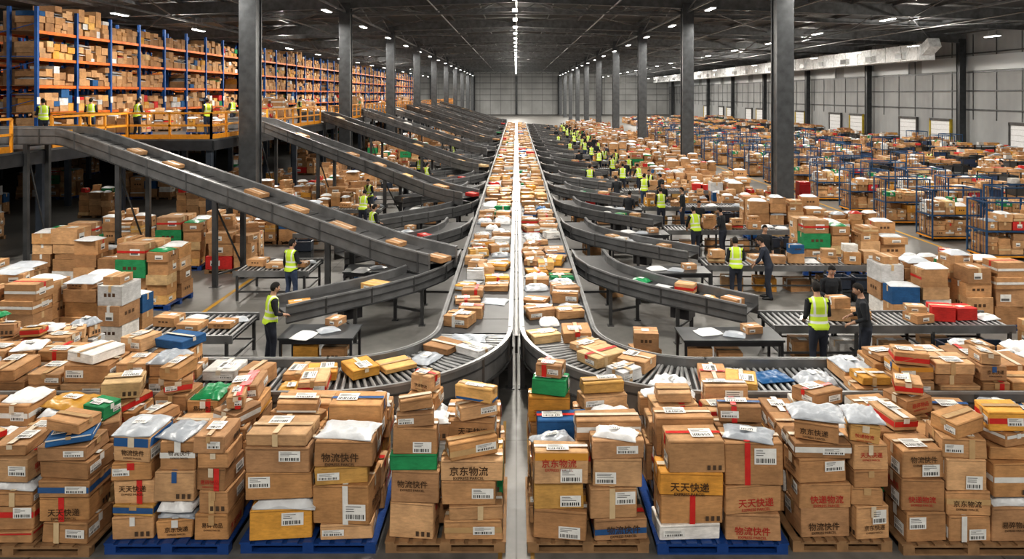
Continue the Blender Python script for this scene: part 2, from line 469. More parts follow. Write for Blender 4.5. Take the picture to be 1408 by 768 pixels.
def conveyor(mb, pts, w, up=.12, down=.24, t=.06, rollers=0, legs=3.0, belt=BELTC, rail=RAIL, legw=.09, lip=True, zfloor=0, rollc=(.30, .305, .31), edge=1.7, joints=0):
    sd = side_frames(pts)
    sweep(mb, pts, sd, -w / 2, w / 2, -.09 if rollers else -.03, -.05 if rollers else 0, BELT, (.02, .02, .022) if rollers else belt)
    for s in (-1, 1):
        a, b = sorted((s * w / 2, s * (w / 2 + t)))
        sweep(mb, pts, sd, a, b, -down, up, STEEL, rail)
        if lip:
            a, b = sorted((s * (w / 2 + t - .012), s * (w / 2 + t + .022)))
            sweep(mb, pts, sd, a, b, up - .03, up + .012, STEEL, tuple(c * edge for c in rail))
            a, b = sorted((s * (w / 2 + t - .01), s * (w / 2 + t + .03)))
            sweep(mb, pts, sd, a, b, -down, -down + .035, STEEL, RAILD)
            a, b = sorted((s * (w / 2 + t - .01), s * (w / 2 + t + .015)))
            sweep(mb, pts, sd, a, b, -.05, -.02, STEEL, RAILD)
    if joints:
        for p, d in walk(pts, joints):
            d2 = Vector((d.x, d.y, 0)).normalized(); s = Vector((d2.y, -d2.x, 0))
            for k in (-1, 1):
                q = p + s * k * (w / 2 + t + .008)
                mb.beam(q + Vector((0, 0, -down)), q + Vector((0, 0, up)), .05, .02, STEEL, tuple(c * .6 for c in rail))
    if rollers:
        for p, d in walk(pts, rollers):
            d2 = Vector((d.x, d.y, 0)).normalized(); s = Vector((d2.y, -d2.x, 0))
            q = p - Vector((0, 0, .035))
            mb.cyl(q - s * w / 2, q + s * w / 2, .030, STEEL, rollc, 10)
    if legs:
        for p, d in walk(pts, legs):
            d2 = Vector((d.x, d.y, 0)).normalized(); s = Vector((d2.y, -d2.x, 0))
            ends = []
            for k in (-1, 1):
                q = p + s * k * (w / 2 + t / 2); h = p.z - down - zfloor
                mb.beam((q.x, q.y, zfloor), (q.x, q.y, zfloor + h + .02), legw, legw, STEEL, RAILD)
                mb.box(q.x, q.y, zfloor, legw * 2, legw * 2, .015, STEEL, RAILD)
                ends.append(q)
            for zz in (.35, p.z - down - .05):
                if zz > 0: mb.beam((ends[0].x, ends[0].y, zz), (ends[1].x, ends[1].y, zz), .05, .05, STEEL, RAILD)
            if p.z > 2: mb.beam((ends[0].x, ends[0].y, .35), (ends[1].x, ends[1].y, p.z - down - .1), .04, .04, STEEL, RAILD)
def scatter(mb, pts, w, step, detail=0, fill=.8, zoff=0.0, big=1.0, bags=.34):
    for p, d in walk(pts, step):
        d2 = math.atan2(d.y, d.x) + PI / 2
        s = Vector((d.y, -d.x, 0)).normalized()
        n = 2 if R.random() < .65 else 1
        for k in range(n):
            if R.random() > fill: continue
            lane = w / n; c = -w / 2 + lane * (k + .5)
            sx = min(lane * .92, R.uniform(.34, .66) * big); sy = min(step * .92, R.uniform(.28, .5) * big); h = R.uniform(.06, .22) * big
            c += R.uniform(-.5, .5) * max(0, lane - sx)
            q = p + s * c
            rt = d2 + R.uniform(-.35, .35)
            if R.random() < bags: mailer(mb, q.x, q.y, q.z + zoff, sx, sy, h * .55, rt, detail)
            else: carton(mb, q.x, q.y, q.z + zoff, sx, sy, h, rt, detail, kcol(.28), txt=False)

# ================================================================== ROOM
HCAM = 5.7
ZR = lambda x: 13.3 - .037 * abs(x)
XL, XR_, YB, YF = -62.0, 44.0, 210.0, -14.0

def proc_floor():
    m, nt, b = new_mat('polished_concrete')
    tc = nt.nodes.new('ShaderNodeTexCoord')
    n1 = nt.nodes.new('ShaderNodeTexNoise'); n1.inputs['Scale'].default_value = .35; n1.inputs['Detail'].default_value = 8
    n2 = nt.nodes.new('ShaderNodeTexNoise'); n2.inputs['Scale'].default_value = 5; n2.inputs['Detail'].default_value = 6
    br = nt.nodes.new('ShaderNodeTexBrick'); br.inputs['Scale'].default_value = 1
    br.inputs['Brick Width'].default_value = 6; br.inputs['Row Height'].default_value = 6; br.inputs['Mortar Size'].default_value = .012
    br.offset = 0; br.inputs['Color1'].default_value = (1, 1, 1, 1); br.inputs['Color2'].default_value = (.93, .93, .93, 1); br.inputs['Mortar'].default_value = (.45, .45, .45, 1)
    for n in (n1, n2, br): nt.links.new(tc.outputs['Object'], n.inputs['Vector'])
    mx = nt.nodes.new('ShaderNodeMath'); mx.operation = 'ADD'
    nt.links.new(n1.outputs['Fac'], mx.inputs[0]); nt.links.new(n2.outputs['Fac'], mx.inputs[1])
    cr = nt.nodes.new('ShaderNodeValToRGB')
    cr.color_ramp.elements[0].position = .35; cr.color_ramp.elements[0].color = (.105, .103, .099, 1)
    cr.color_ramp.elements[1].position = .7; cr.color_ramp.elements[1].color = (.23, .224, .212, 1)
    hf = nt.nodes.new('ShaderNodeMath'); hf.operation = 'MULTIPLY'; hf.inputs[1].default_value = .5
    nt.links.new(mx.outputs[0], hf.inputs[0]); nt.links.new(hf.outputs[0], cr.inputs[0])
    mu = nt.nodes.new('ShaderNodeMix'); mu.data_type = 'RGBA'; mu.blend_type = 'MULTIPLY'; mu.inputs[0].default_value = 1
    nt.links.new(cr.outputs[0], mu.inputs[6]); nt.links.new(br.outputs['Color'], mu.inputs[7])
    nt.links.new(mu.outputs[2], b.inputs['Base Color'])
    rr = nt.nodes.new('ShaderNodeMapRange'); rr.inputs['To Min'].default_value = .3; rr.inputs['To Max'].default_value = .6
    nt.links.new(n2.outputs['Fac'], rr.inputs['Value']); nt.links.new(rr.outputs[0], b.inputs['Roughness'])
    return m
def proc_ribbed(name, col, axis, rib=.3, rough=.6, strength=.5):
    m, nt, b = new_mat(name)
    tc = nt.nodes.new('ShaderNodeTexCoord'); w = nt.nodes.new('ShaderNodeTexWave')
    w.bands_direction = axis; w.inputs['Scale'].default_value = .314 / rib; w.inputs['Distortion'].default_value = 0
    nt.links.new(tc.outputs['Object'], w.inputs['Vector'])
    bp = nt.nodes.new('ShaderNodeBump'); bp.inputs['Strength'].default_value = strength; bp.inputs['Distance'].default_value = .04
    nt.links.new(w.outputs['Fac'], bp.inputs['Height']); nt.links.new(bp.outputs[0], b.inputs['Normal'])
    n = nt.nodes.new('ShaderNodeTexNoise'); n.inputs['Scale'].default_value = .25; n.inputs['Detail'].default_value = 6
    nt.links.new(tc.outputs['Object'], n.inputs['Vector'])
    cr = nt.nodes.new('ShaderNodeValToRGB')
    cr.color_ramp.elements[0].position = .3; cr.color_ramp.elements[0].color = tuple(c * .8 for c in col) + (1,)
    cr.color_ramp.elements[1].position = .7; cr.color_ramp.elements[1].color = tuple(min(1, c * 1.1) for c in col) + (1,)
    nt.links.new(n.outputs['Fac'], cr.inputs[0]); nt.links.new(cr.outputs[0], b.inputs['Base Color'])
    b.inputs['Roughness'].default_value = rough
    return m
def slab(name, x0, x1, y0, y1, z0, z1, mat):
    me = bpy.data.meshes.new(name)
    vs = [(x, y, z) for z in (z0, z1) for x, y in ((x0, y0), (x1, y0), (x1, y1), (x0, y1))]
    me.from_pydata(vs, [], BOXF); me.materials.append(mat); o = bpy.data.objects.new(name, me)
    scene.collection.objects.link(o); return o
slab('floor', XL, XR_, YF, YB, -.2, 0, proc_floor())
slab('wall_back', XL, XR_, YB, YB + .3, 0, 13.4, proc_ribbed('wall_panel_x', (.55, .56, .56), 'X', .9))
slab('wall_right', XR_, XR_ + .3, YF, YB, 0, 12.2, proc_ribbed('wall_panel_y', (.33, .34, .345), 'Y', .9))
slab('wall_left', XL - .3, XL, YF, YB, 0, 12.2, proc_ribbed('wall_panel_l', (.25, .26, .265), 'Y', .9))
me = bpy.data.meshes.new('ceiling')
vs = []
for y in (YF, YB):
    for x, dz in ((XL, 0), (0, 0), (XR_, 0), (XR_, .25), (0, .25), (XL, .25)): vs.append((x, y, ZR(x) + dz))
me.from_pydata(vs, [], [(0, 1, 7, 6), (1, 2, 8, 7), (2, 3, 9, 8), (3, 4, 10, 9), (4, 5, 11, 10), (5, 0, 6, 11), (0, 5, 4, 1), (1, 4, 3, 2), (6, 7, 10, 11), (7, 8, 9, 10)])
me.materials.append(proc_ribbed('roof_sheet', (.10, .105, .11), 'Y', .5)); o = bpy.data.objects.new('ceiling', me); scene.collection.objects.link(o)

COLY = [33.5 + 18.7 * k for k in range(-2, 10)]
DK = (.19, .198, .205)
mb = MB()
for y in COLY + [COLY[k] + 9.35 for k in range(len(COLY))]:
    if y > YB - 1: continue
    for x0, x1 in ((XL + .2, 0), (0, XR_ - .2)):
        z0, z1 = ZR(x0) - .55, ZR(x1) - .55
        main = y in COLY
        h = .8 if main else .35
        zz = 0 if main else .2
        mb.beam((x0, y, z0 + zz), (x1, y, z1 + zz), .05, h, STEEL, DK)
        for q in (-1, 1): mb.beam((x0, y, z0 + zz + q * h / 2), (x1, y, z1 + zz + q * h / 2), .3, .05, STEEL, DK)
x = -60
while x < 43:
    mb.beam((x, YF + .2, ZR(x) - .12), (x, YB - .2, ZR(x) - .12), .08, .2, STEEL, (.22, .23, .24)); x += 3.0
for x in (-37, -24.4, -12.2, 0, 12.2, 28):
    z = ZR(x) - 1.25
    mb.beam((x, YF + .3, z), (x, YB - .3, z), .12, .12, STEEL, DK)
    y = COLY[1]
    while y < YB - 10:
        mb.beam((x, y, z), (x, y + 4.67, ZR(x) - .3), .07, .07, STEEL, DK)
        mb.beam((x, y + 4.67, ZR(x) - .3), (x, y + 9.35, z), .07, .07, STEEL, DK); y += 9.35
for k in range(1, 9, 2):
    for xa in (-37, -24.4, -12.2, 0, 12.2, 28):
        xb = xa + 12.2
        mb.cyl((xa, COLY[k], ZR(xa) - .6), (xb, COLY[k + 1], ZR(xb) - .6), .05, STEEL, DK, 6)
        mb.cyl((xb, COLY[k], ZR(xb) - .6), (xa, COLY[k + 1], ZR(xa) - .6), .05, STEEL, DK, 6)
for x in (-18, -6, 7, 19, 33):
    mb.cyl((x, YF + 1, ZR(x) - 1.0), (x, YB - 1, ZR(x) - 1.0), .06, STEEL, (.22, .22, .22), 6)
for y in COLY[2:]:
    for x0 in [-36.6 + 3.05 * i for i in range(24)]:
        x1 = x0 + 3.05
        mb.beam((x0, y + .3, ZR(0) - 1.75), (x1, y + .3, ZR(0) - 1.75), .14, .14, STEEL, DK)
        xm = (x0 + x1) / 2
        mb.beam((x0, y + .3, ZR(0) - 1.75), (xm, y + .3, ZR(xm) - .9), .08, .08, STEEL, DK)
        mb.beam((xm, y + .3, ZR(xm) - .9), (x1, y + .3, ZR(0) - 1.75), .08, .08, STEEL, DK)
put('roof_steelwork', mb)

def hcol(w, h, col=(.11, .117, .125)):
    m = MB()
    m.box(0, 0, 0, w * .14, w, h, STEEL, col)
    for s in (-1, 1):
        m.box(0, s * w * .46, 0, w, w * .09, h, STEEL, col)
    for s in (-1, 1):
        m.box(s * w * .40, 0, 0, w * .04, w * .86, h, STEEL, tuple(c * .8 for c in col))
    m.box(0, 0, 0, w * 1.4, w * 1.4, .05, STEEL, col)
    for k in range(4):
        a = k * PI / 2
        m.cyl((math.cos(a + .78) * w * .85, math.sin(a + .78) * w * .85, .05), (math.cos(a + .78) * w * .85, math.sin(a + .78) * w * .85, .12), .03, STEEL, col, 6, caps=True)
    return m.build('steel_column')
cm = hcol(.78, ZR(12.2) - .6)
for y in COLY[1:]:
    if y < 20: continue
    for x in (-12.25, 12.25): put('steel_column', cm, (x, y, 0))
cm2 = hcol(.6, ZR(43) - .6, (.06, .065, .07))
for y in COLY[1:]: put('wall_column', cm2, (43.35, y, 0))
for x in (-37, -24.6, -12.2, 0, 12.2, 24.4, 36): put('wall_column', cm2, (x, YB - .5, 0), PI / 2)
mb = MB()
for z in (3.9, 5.6, 7.3, 9.0, 10.7): mb.box(0, YB - .1, z, 88, .12, .14, STEEL, (.14, .145, .15))
for k in range(30): mb.box(-43.5 + k * 3, YB - .06, 0, .1, .08, 12, STEEL, (.2, .205, .21))
put('trim_1', mb)
mb = MB()
for z in (4.2, 6.0, 7.8, 9.6): mb.box(XR_ - .08, 98, z, .12, 222, .12, STEEL, (.10, .105, .11))
for k in range(60): mb.box(XR_ - .04, 2 + k * 3.4, 3.3, .06, .08, 8.2, STEEL, (.14, .145, .15))
put('trim_2', mb)
mw, nt, b = new_mat('frosted_window'); b.inputs['Base Color'].default_value = (.50, .53, .55, 1); b.inputs['Roughness'].default_value = .3
for k in range(9):
    slab('window_%d' % (k + 1), XR_ - .12, XR_ - .02, 44 + k * 18.7, 44 + k * 18.7 + 16, 8.0, 9.4, mw)
n = 1
for k in range(22):
    y = 38 + k * 6.2
    if min(abs(y - c) for c in COLY) < 2.5: continue
    m = MB()
    m.box(XR_ - .12, y, 0, .1, 3.4, 3.0, PLAS, (.78, .79, .80))
    for i in range(6): m.box(XR_ - .18, y, .1 + i * .5, .03, 3.3, .03, STEEL, (.4, .4, .4))
    for s in (-1, 1): m.box(XR_ - .15, y + s * 1.8, 0, .24, .16, 3.2, STEEL, (.5, .38, .05) if k % 3 == 0 else (.1, .1, .1))
    m.box(XR_ - .15, y, 3.0, .24, 3.7, .25, STEEL, (.1, .1, .1))
    put('door_%d' % n, m); n += 1
# air duct
mb = MB()
mb.box(38.4, 134, 8.95, 1.5, 132, 1.5, CARD, (.84, .86, .87))
for k in range(44): mb.box(38.4, 68.2 + k * 3, 8.92, 1.58, .08, 1.56, CARD, (.6, .62, .63))
for k in range(22):
    y = 71 + k * 6
    mb.box(37.5, y, 9.1, .42, 1.5, .65, CARD, (.66, .68, .69)); mb.box(37.27, y, 9.17, .04, 1.3, .5, STEEL, (.05, .05, .05))
    mb.cyl((37.8, y + 2, 10.45), (37.8, y + 2, ZR(38) - .1), .02, STEEL, DK, 5); mb.cyl((39.0, y + 2, 10.45), (39.0, y + 2, ZR(39) - .1), .02, STEEL, DK, 5)
mb.beam((38.4, 68.3, 9.7), (38.4, 66.8, 10.5), 1.1, .9, CARD, (.72, .74, .75))
put('air_duct', mb)

mb = MB(); YL = (.45, .25, .03)
for x in (13.6, 15.9): mb.box(x, 70, 0.001, .12, 112, .003, INK, YL)
mb.box(-8.2, 18, .001, .12, 9, .003, INK, YL)
for x in (-.2, .2): mb.box(x, 9.2, .001, .05, 7, .003, INK, (.22, .13, .03))
for y in (18.6, 24, 29.4, 34.8): mb.box(12.0, y, .001, 3.2, .1, .003, INK, YL)
put('floor_marking', mb)

# ================================================================== MAIN CONVEYORS
CX, CR, CY = .80, 2.4, 14.1
for s, nm in ((-1, 'l'), (1, 'r')):
    mb = MB()
    arc = [(s * (CX + CR) - s * CR * math.cos(a), CY - CR * math.sin(a), 1.08) for a in [PI / 2 * k / 18 for k in range(19)]]
    straight = [(s * CX, 118, 1.08), (s * CX, 60, 1.08), (s * CX, 30, 1.08), (s * CX, CY, 1.08)]
    outg = [arc[-1], (s * 10.6, CY - CR, 1.08)]
    conveyor(mb, straight, 1.3, .13, .3, .06, 0, 3.1, edge=1.2)
    conveyor(mb, arc, 1.3, .13, .34, .06, .11, 1.9, joints=.9)
    conveyor(mb, outg, 1.3, .13, .32, .06, .11, 2.2, joints=1.5)
    for k in range(40): mb.box(s * CX, 15 + k * 2.6, 1.081, 1.28, .03, .003, BELT, (.015, .015, .015))
    put('main_conveyor', mb)
    mb = MB()
    scatter(mb, [(s * CX, 30, 1.083), (s * CX, 14.4, 1.083)], 1.24, .52, 2, .93, big=1.1, bags=.27)
    scatter(mb, [(s * CX, 117, 1.083), (s * CX, 60, 1.083), (s * CX, 30, 1.083)], 1.22, .5, 0, .95, big=1.05, bags=.25)
    scatter(mb, arc, 1.2, .68, 2, .72, big=1.15)
    scatter(mb, [arc[-1], (s * 5.0, CY - CR, 1.083)], 1.2, .64, 2, .85, big=1.2)
    pile(mb, min(s * 5.2, s * 10.2), max(s * 5.2, s * 10.2), CY - CR - .6, CY - CR + .6, 1.083, .42, 8, 2, 2, .14, .3, .4, open_=.35 if s > 0 else .1, mail=.2)
    put('parcels_on_conveyor', mb)
mb = MB(); mb.box(0, 66, .55, .05, 103, .35, STEEL, (.03, .03, .03)); put('cable_tray', mb)

# ================================================================== SORT CHUTES
NST = 18; DY = 5.4
def chute_mesh(s):
    m = MB()
    P = [(s * 2.02, 20.6, 1.14), (s * 2.07, 19.7, 1.13), (s * 2.28, 18.9, 1.12), (s * 2.75, 18.1, 1.10), (s * 3.45, 17.4, 1.06), (s * 5.25, 16.15, .95)]
    conveyor(m, P, .8, .18, .22, .05, 0, 1.7, legw=.08, rail=(.165, .168, .172), joints=1.1)
    Q = [(s * 2.75, 18.1, 1.105), (s * 3.45, 17.4, 1.065), (s * 5.25, 16.15, .955)]
    scatter(m, Q, .7, .62, 1, .55)
    m.box(s * 3.9, 17.05, .5, .45, .4, .3, STEEL, (.05, .05, .055), -.6 * s)
    return m.build('sorting_chute')
chm = {s: [chute_mesh(s) for _ in range(3)] for s in (-1, 1)}
for s in (-1, 1):
    for k in range(NST): put('sorting_chute', chm[s][k % 3], (0, k * DY, 0))

def roller_table(L, W, z=.8):
    m = MB()
    conveyor(m, [(-L / 2, 0, z), (L / 2, 0, z)], W, .03, .14, .05, .13, 0, lip=False, rail=(.2, .205, .21), rollc=(.32, .325, .33))
    nl = max(2, int(L / 1.4) + 1)
    for i in range(nl):
        x = -L / 2 + .12 + i * (L - .24) / (nl - 1)
        for q in (-1, 1):
            m.beam((x, q * (W / 2 + .02), 0), (x, q * (W / 2 + .02), z - .1), .06, .06, STEEL, RAILD)
        m.beam((x, -W / 2, .25), (x, W / 2, .25), .04, .04, STEEL, RAILD)
    for q in (-1, 1): m.beam((-L / 2 + .1, q * (W / 2 + .02), .25), (L / 2 - .1, q * (W / 2 + .02), .25), .04, .04, STEEL, RAILD)
    return m
def steel_table(L, W, z=.86):
    m = MB()
    m.box(0, 0, z - .04, L, W, .04, STEEL, (.06, .065, .07))
    for a in (-1, 1):
        for b in (-1, 1): m.beam((a * (L / 2 - .05), b * (W / 2 - .05), 0), (a * (L / 2 - .05), b * (W / 2 - .05), z - .04), .05, .05, STEEL, (.05, .05, .055))
    m.box(0, 0, .2, L - .1, W - .1, .025, STEEL, (.06, .06, .065))
    for b in (-1, 1): m.beam((-L / 2 + .05, b * (W / 2 - .05), z - .09), (L / 2 - .05, b * (W / 2 - .05), z - .09), .03, .08, STEEL, (.05, .05, .055))
    return m
rtR = roller_table(5.1, 1.0).build('roller_table')
rtL = roller_table(2.1, 1.5).build('roller_table')
stR = steel_table(2.0, .85).build('steel_table'); stL = steel_table(1.5, .9).build('steel_table')
loads = []
for v in range(4):
    m = MB()
    for i in range(9):
        x = -2.2 + i * .55 + R.uniform(-.08, .08)
        if R.random() < .85:
            if R.random() < .3: mailer(m, x, R.uniform(-.2, .2), 0, .44, .34, .09, R.uniform(-.5, .5), 1)
            else:
                h = R.uniform(.14, .36); carton(m, x, R.uniform(-.18, .18), 0, .46, .4, h, R.uniform(-.3, .3), 1)
                if R.random() < .45: carton(m, x, 0, h, .38, .32, R.uniform(.12, .25), R.uniform(-.3, .3), 1)
    loads.append(m.build('parcels_on_table'))
m = MB()
for i in range(3):
    carton(m, -.62 + i * .6, R.uniform(-.3, .3), 0, .48, .42, R.uniform(.1, .2), R.uniform(-.3, .3), 1)
mailer(m, .75, .3, 0, .42, .34, .07, .4, 1); mailer(m, -.2, .48, 0, .4, .3, .06, -.3, 1)
loadS = m.build('parcels_on_table')
m = MB(); mailer(m, -.4, .05, 0, .5, .4, .07, .3, 1); mailer(m, .1, -.1, 0, .42, .34, .06, -.4, 1); carton(m, .5, .1, 0, .34, .3, .14, .2, 1); loadM = m.build('parcels_on_table')
bin_ = MB()
for k in range(2):
    z = k * .36; c = [(.05, .055, .06), (.03, .04, .06)][k]
    bin_.box(0, 0, z, .56, .4, .02, PLAS, c)
    for a in (-1, 1):
        bin_.box(a * .27, 0, z, .02, .4, .33, PLAS, c); bin_.box(0, a * .19, z, .56, .02, .33, PLAS, c)
        bin_.box(a * .29, 0, z + .3, .03, .42, .03, PLAS, c); bin_.box(0, a * .21, z + .3, .6, .03, .03, PLAS, c)
bins = bin_.build('plastic_tote')
for k in range(NST):
    y = k * DY
    put('roller_table', rtR, (8.0, 15.9 + y, 0)); put('parcels_on_table', loads[k % 4], (8.1, 15.9 + y, .802))
    put('steel_table', stR, (4.3, 14.75 + y, 0)); put('parcels_on_table', loadM, (4.3, 14.75 + y, .862))
    put('roller_table', rtL, (-6.8, 15.5 + y, 0)); put('parcels_on_table', loadS, (-6.8, 15.5 + y, .802))
    put('steel_table', stL, (-4.0, 14.9 + y, 0)); put('parcels_on_table', loadM, (-4.0, 14.9 + y, .862), 1)
    if k < 12:
        put('plastic_tote', bins, (8.9, 14.75 + y, 0), .1); put('plastic_tote', bins, (9.6, 14.7 + y, 0), -.1)
        if k > 1: put('plastic_tote', bins, (-7.3, 14.2 + y + .0, 0), .05)

# ================================================================== MEZZANINE
DZ = 3.8
ORG = (.80, .34, .03)
mb = MB()
mb.box((-61.5 - 12.95) / 2, (31 + 150) / 2, DZ - .12, 61.5 - 12.95, 119, .12, STEEL, (.13, .135, .14))
mb.box((-61.5 - 16.5) / 2, (20.5 + 31) / 2, DZ - .12, 61.5 - 16.5, 10.5, .12, STEEL, (.13, .135, .14))
for (x0, y0, x1, y1) in ((-61.5, 31, -12.95, 31), (-12.95, 31, -12.95, 150), (-61.5, 20.5, -16.5, 20.5), (-16.5, 20.5, -16.5, 31)):
    mb.beam((x0, y0, DZ - .27), (x1, y1, DZ - .27), .14, .42, STEEL, (.05, .053, .06))
for yy in [20.8, 26] + [31.3 + 6 * k for k in range(20)]:
    xs = [-17, -23, -29, -35] if yy < 31 else [-13.2, -17, -23, -29, -35]
    for x in xs: mb.box(x, yy, 0, .24, .24, DZ - .12, STEEL, (.06, .075, .10))
    mb.beam((xs[0], yy, DZ - .3), (-60, yy, DZ - .3), .14, .34, STEEL, (.05, .055, .06))
put('mezzanine', mb)
def railing(mb, a, b, sp=1.5):
    a = Vector(a); b = Vector(b); L = (b - a).length; n = max(1, round(L / sp))
    for i in range(n + 1):
        p = a.lerp(b, i / n); mb.beam(p, p + Vector((0, 0, 1.1)), .08, .08, PLAS, ORG)
    for h in (1.1, .58): mb.beam(a + Vector((0, 0, h)), b + Vector((0, 0, h)), .08, .08, PLAS, ORG)
    mb.beam(a + Vector((0, 0, .10)), b + Vector((0, 0, .10)), .02, .20, PLAS, ORG)
mb = MB()
railing(mb, (-61, 20.6, DZ), (-16.55, 20.6, DZ)); railing(mb, (-16.6, 20.6, DZ), (-16.6, 23.9, DZ)); railing(mb, (-16.6, 26.0, DZ), (-16.6, 31, DZ))
railing(mb, (-16.6, 31.1, DZ), (-13.05, 31.1, DZ))
INCL = [37 + 12.5 * k for k in range(8)]
y = 31.1
for t in INCL: railing(mb, (-13.05, y, DZ), (-13.05, t - 1.1, DZ)); y = t + 1.1
railing(mb, (-13.05, y, DZ), (-13.05, 150, DZ))
railing(mb, (-19.9, 31.1, DZ), (-16.6, 31.1, DZ))
put('safety_railing', mb)

def incline(P, w, nm='inclined_conveyor', leg=4.2):
    m = MB(); conveyor(m, P, w, .24, .32, .07, 0, leg, legw=.14, belt=(.085, .086, .088), rail=(.165, .168, .172), joints=1.7)
    for p, d in walk(P, .6):
        s = Vector((d.y, -d.x, 0)).normalized(); q = p + Vector((0, 0, .008))
        m.beam(q - s * w / 2, q + s * w / 2, .02, .012, BELT, (.02, .02, .02))
    put(nm, m)
    m = MB()
    for p, d in walk(P, 1.7, 1.2):
        if R.random() < .65:
            s = Vector((d.y, -d.x, 0)).normalized(); q = p + s * R.uniform(-.2, .2)
            h = .12; L = R.uniform(.4, .7); up = s.cross(d).normalized()
            if up.z < 0: up = -up
            a = q + up * (h / 2 + .02) - d * L / 2; b = q + up * (h / 2 + .02) + d * L / 2
            c = kcol(.4); m.beam(a, b, .42, h, CARD, c)
            m.beam(a + up * .062, b + up * .062, .06, .004, PLAS, (.6, .5, .38))
    put('parcels_on_conveyor', m)
incline([(-18.5, 24.9, 4.35), (-15.4, 24.9, 4.35), (-14.9, 24.75, 4.32), (-14.4, 24.55, 4.22), (-3.6, 19.9, 1.62), (-2.9, 19.55, 1.5), (-1.9, 18.9, 1.42)], 1.05)
for t in INCL: incline([(-14.6, t, 4.3), (-13.2, t, 4.3), (-12.6, t - .25, 4.22), (-3.4, t - 5.7, 1.65), (-2.7, t - 6.1, 1.52), (-1.9, t - 6.7, 1.45)], 1.0)

def rack_mesh(seed, bays=4, D=2.3):
    m = MB(); BW = 2.75; L = bays * BW; lv = [1.15, 2.3, 3.45, 4.6]
    for i in range(bays + 1):
        for x in (-D / 2, 0, D / 2): m.box(x, i * BW, 0, .13, .13, 5.6, STEEL, (.012, .085, .30))
        for j in range(6):
            m.beam((-D / 2, i * BW, .3 + j * .8), (D / 2, i * BW, .9 + j * .8 if j % 2 else .3 + j * .8), .03, .03, STEEL, (.012, .07, .25))
        m.box(D / 2 + .08, i * BW, 1.5, .01, .2, .3, PLAS, (.7, .7, .7))
    for z in lv:
        for x in (-D / 2, D / 2): m.box(x, L / 2, z - .13, .06, L, .13, STEEL, (.68, .16, .015))
        m.box(0, L / 2, z - .02, D - .1, L, .02, WOOD, (.3, .2, .12))
    for i in range(bays):
        for z in [0] + lv:
            h = .88 if z < 4.5 else R.uniform(.6, 1.3)
            if R.random() < .06: continue
            c = .05 if R.random() < .7 else .45
            pile(m, .1, D / 2 + .02, i * BW + .14, (i + 1) * BW - .12, z + .01, h * R.uniform(.75, .98), 1, 5, 0, .22, .38, .25, c, top=False, jrot=.03, mail=.2)
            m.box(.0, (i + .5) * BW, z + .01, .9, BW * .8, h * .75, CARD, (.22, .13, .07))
    return m.build('pallet_rack')
rms = [rack_mesh(i) for i in range(3)]
for r, x in enumerate((-21.2, -27.5, -33.8, -41)):
    for k in range(11): put('pallet_rack', rms[(k + r) % 3], (x, 30.4 + k * 11.0, DZ))

protos = []
for v in range(10):
    m = MB()
    pal = pallet(m, -.75, .75, -.65, .65, v % 2 == 0)
    bigb = v in (0, 2, 5, 6, 7)
    pile(m, -.74, .74, -.64, .64, pal, [1.3, 1.0, 1.5, 1.2, .8, 1.35, 1.7, 1.1, .6, .9][v], 2 if bigb else 3, 2 if bigb else 3, 1, .28 if bigb else .22, .48 if bigb else .40, .28, .10, mail=.06, ntop=2)
    protos.append(m.build('loaded_pallet'))
low = []
for v in range(4):
    m = MB(); pile(m, -1.1, 1.1, -.9, .9, 0, [.7, .9, .55, 1.0][v], 4, 4, 0, .2, .36, .45, .15, mail=.2); low.append(m.build('parcel_pile'))
def pp(x, y, z=0, k=None, far=False):
    if far: put('parcel_pile', low[R.randrange(4) if k is None else k], (x, y, z), R.choice([0, PI]) + R.uniform(-.1, .1))
    else: put('loaded_pallet', protos[R.randrange(10) if k is None else k], (x, y, z), R.choice([0, 0, PI]) + R.uniform(-.08, .08))

for (x, y, k) in ((-14.8, 34.9, 8), (-18.2, 34.2, 4), (-14.9, 42, 1), (-16.9, 42.5, 4), (-15, 45, None), (-18.5, 38, 9), (-17, 47, None), (-15, 54, None), (-16.8, 58, None), (-15, 66, None), (-16, 72, None), (-15, 80, None), (-16.5, 91, None), (-15, 97, None), (-22, 26.6, 4), (-25.5, 28.3, 9)):
    pp(x, y, DZ, k)
# left floor
for (x, y, k) in ((-11.0, 16.2, 2), (-9.5, 16.9, 5), (-12.5, 17.8, 5), (-9.9, 19.9, 6), (-11.7, 21.0, 0), (-9.2, 23.8, 7), (-11.0, 24.2, 6), (-13.8, 22.4, 6)):
    pp(x, y, 0, k)
for k in range(2, 19):
    for j, dy in enumerate((2.0, 3.5)):
        y = 15.5 + k * DY + dy
        for x in (-8.3, -9.95, -11.6):
            if R.random() < .62 and not any(abs(y - c) < 1.4 and x < -11 for c in COLY): pp(x + R.uniform(-.05, .05), y, 0, None, False)
    if R.random() < .5: pp(-10.4, 15.5 + k * DY + .2, 0)
for k in range(16):
    for x in (-15, -19.5, -21, -25, -26.5, -31):
        if R.random() < .5: pp(x, 28.2 + k * 6, 0)
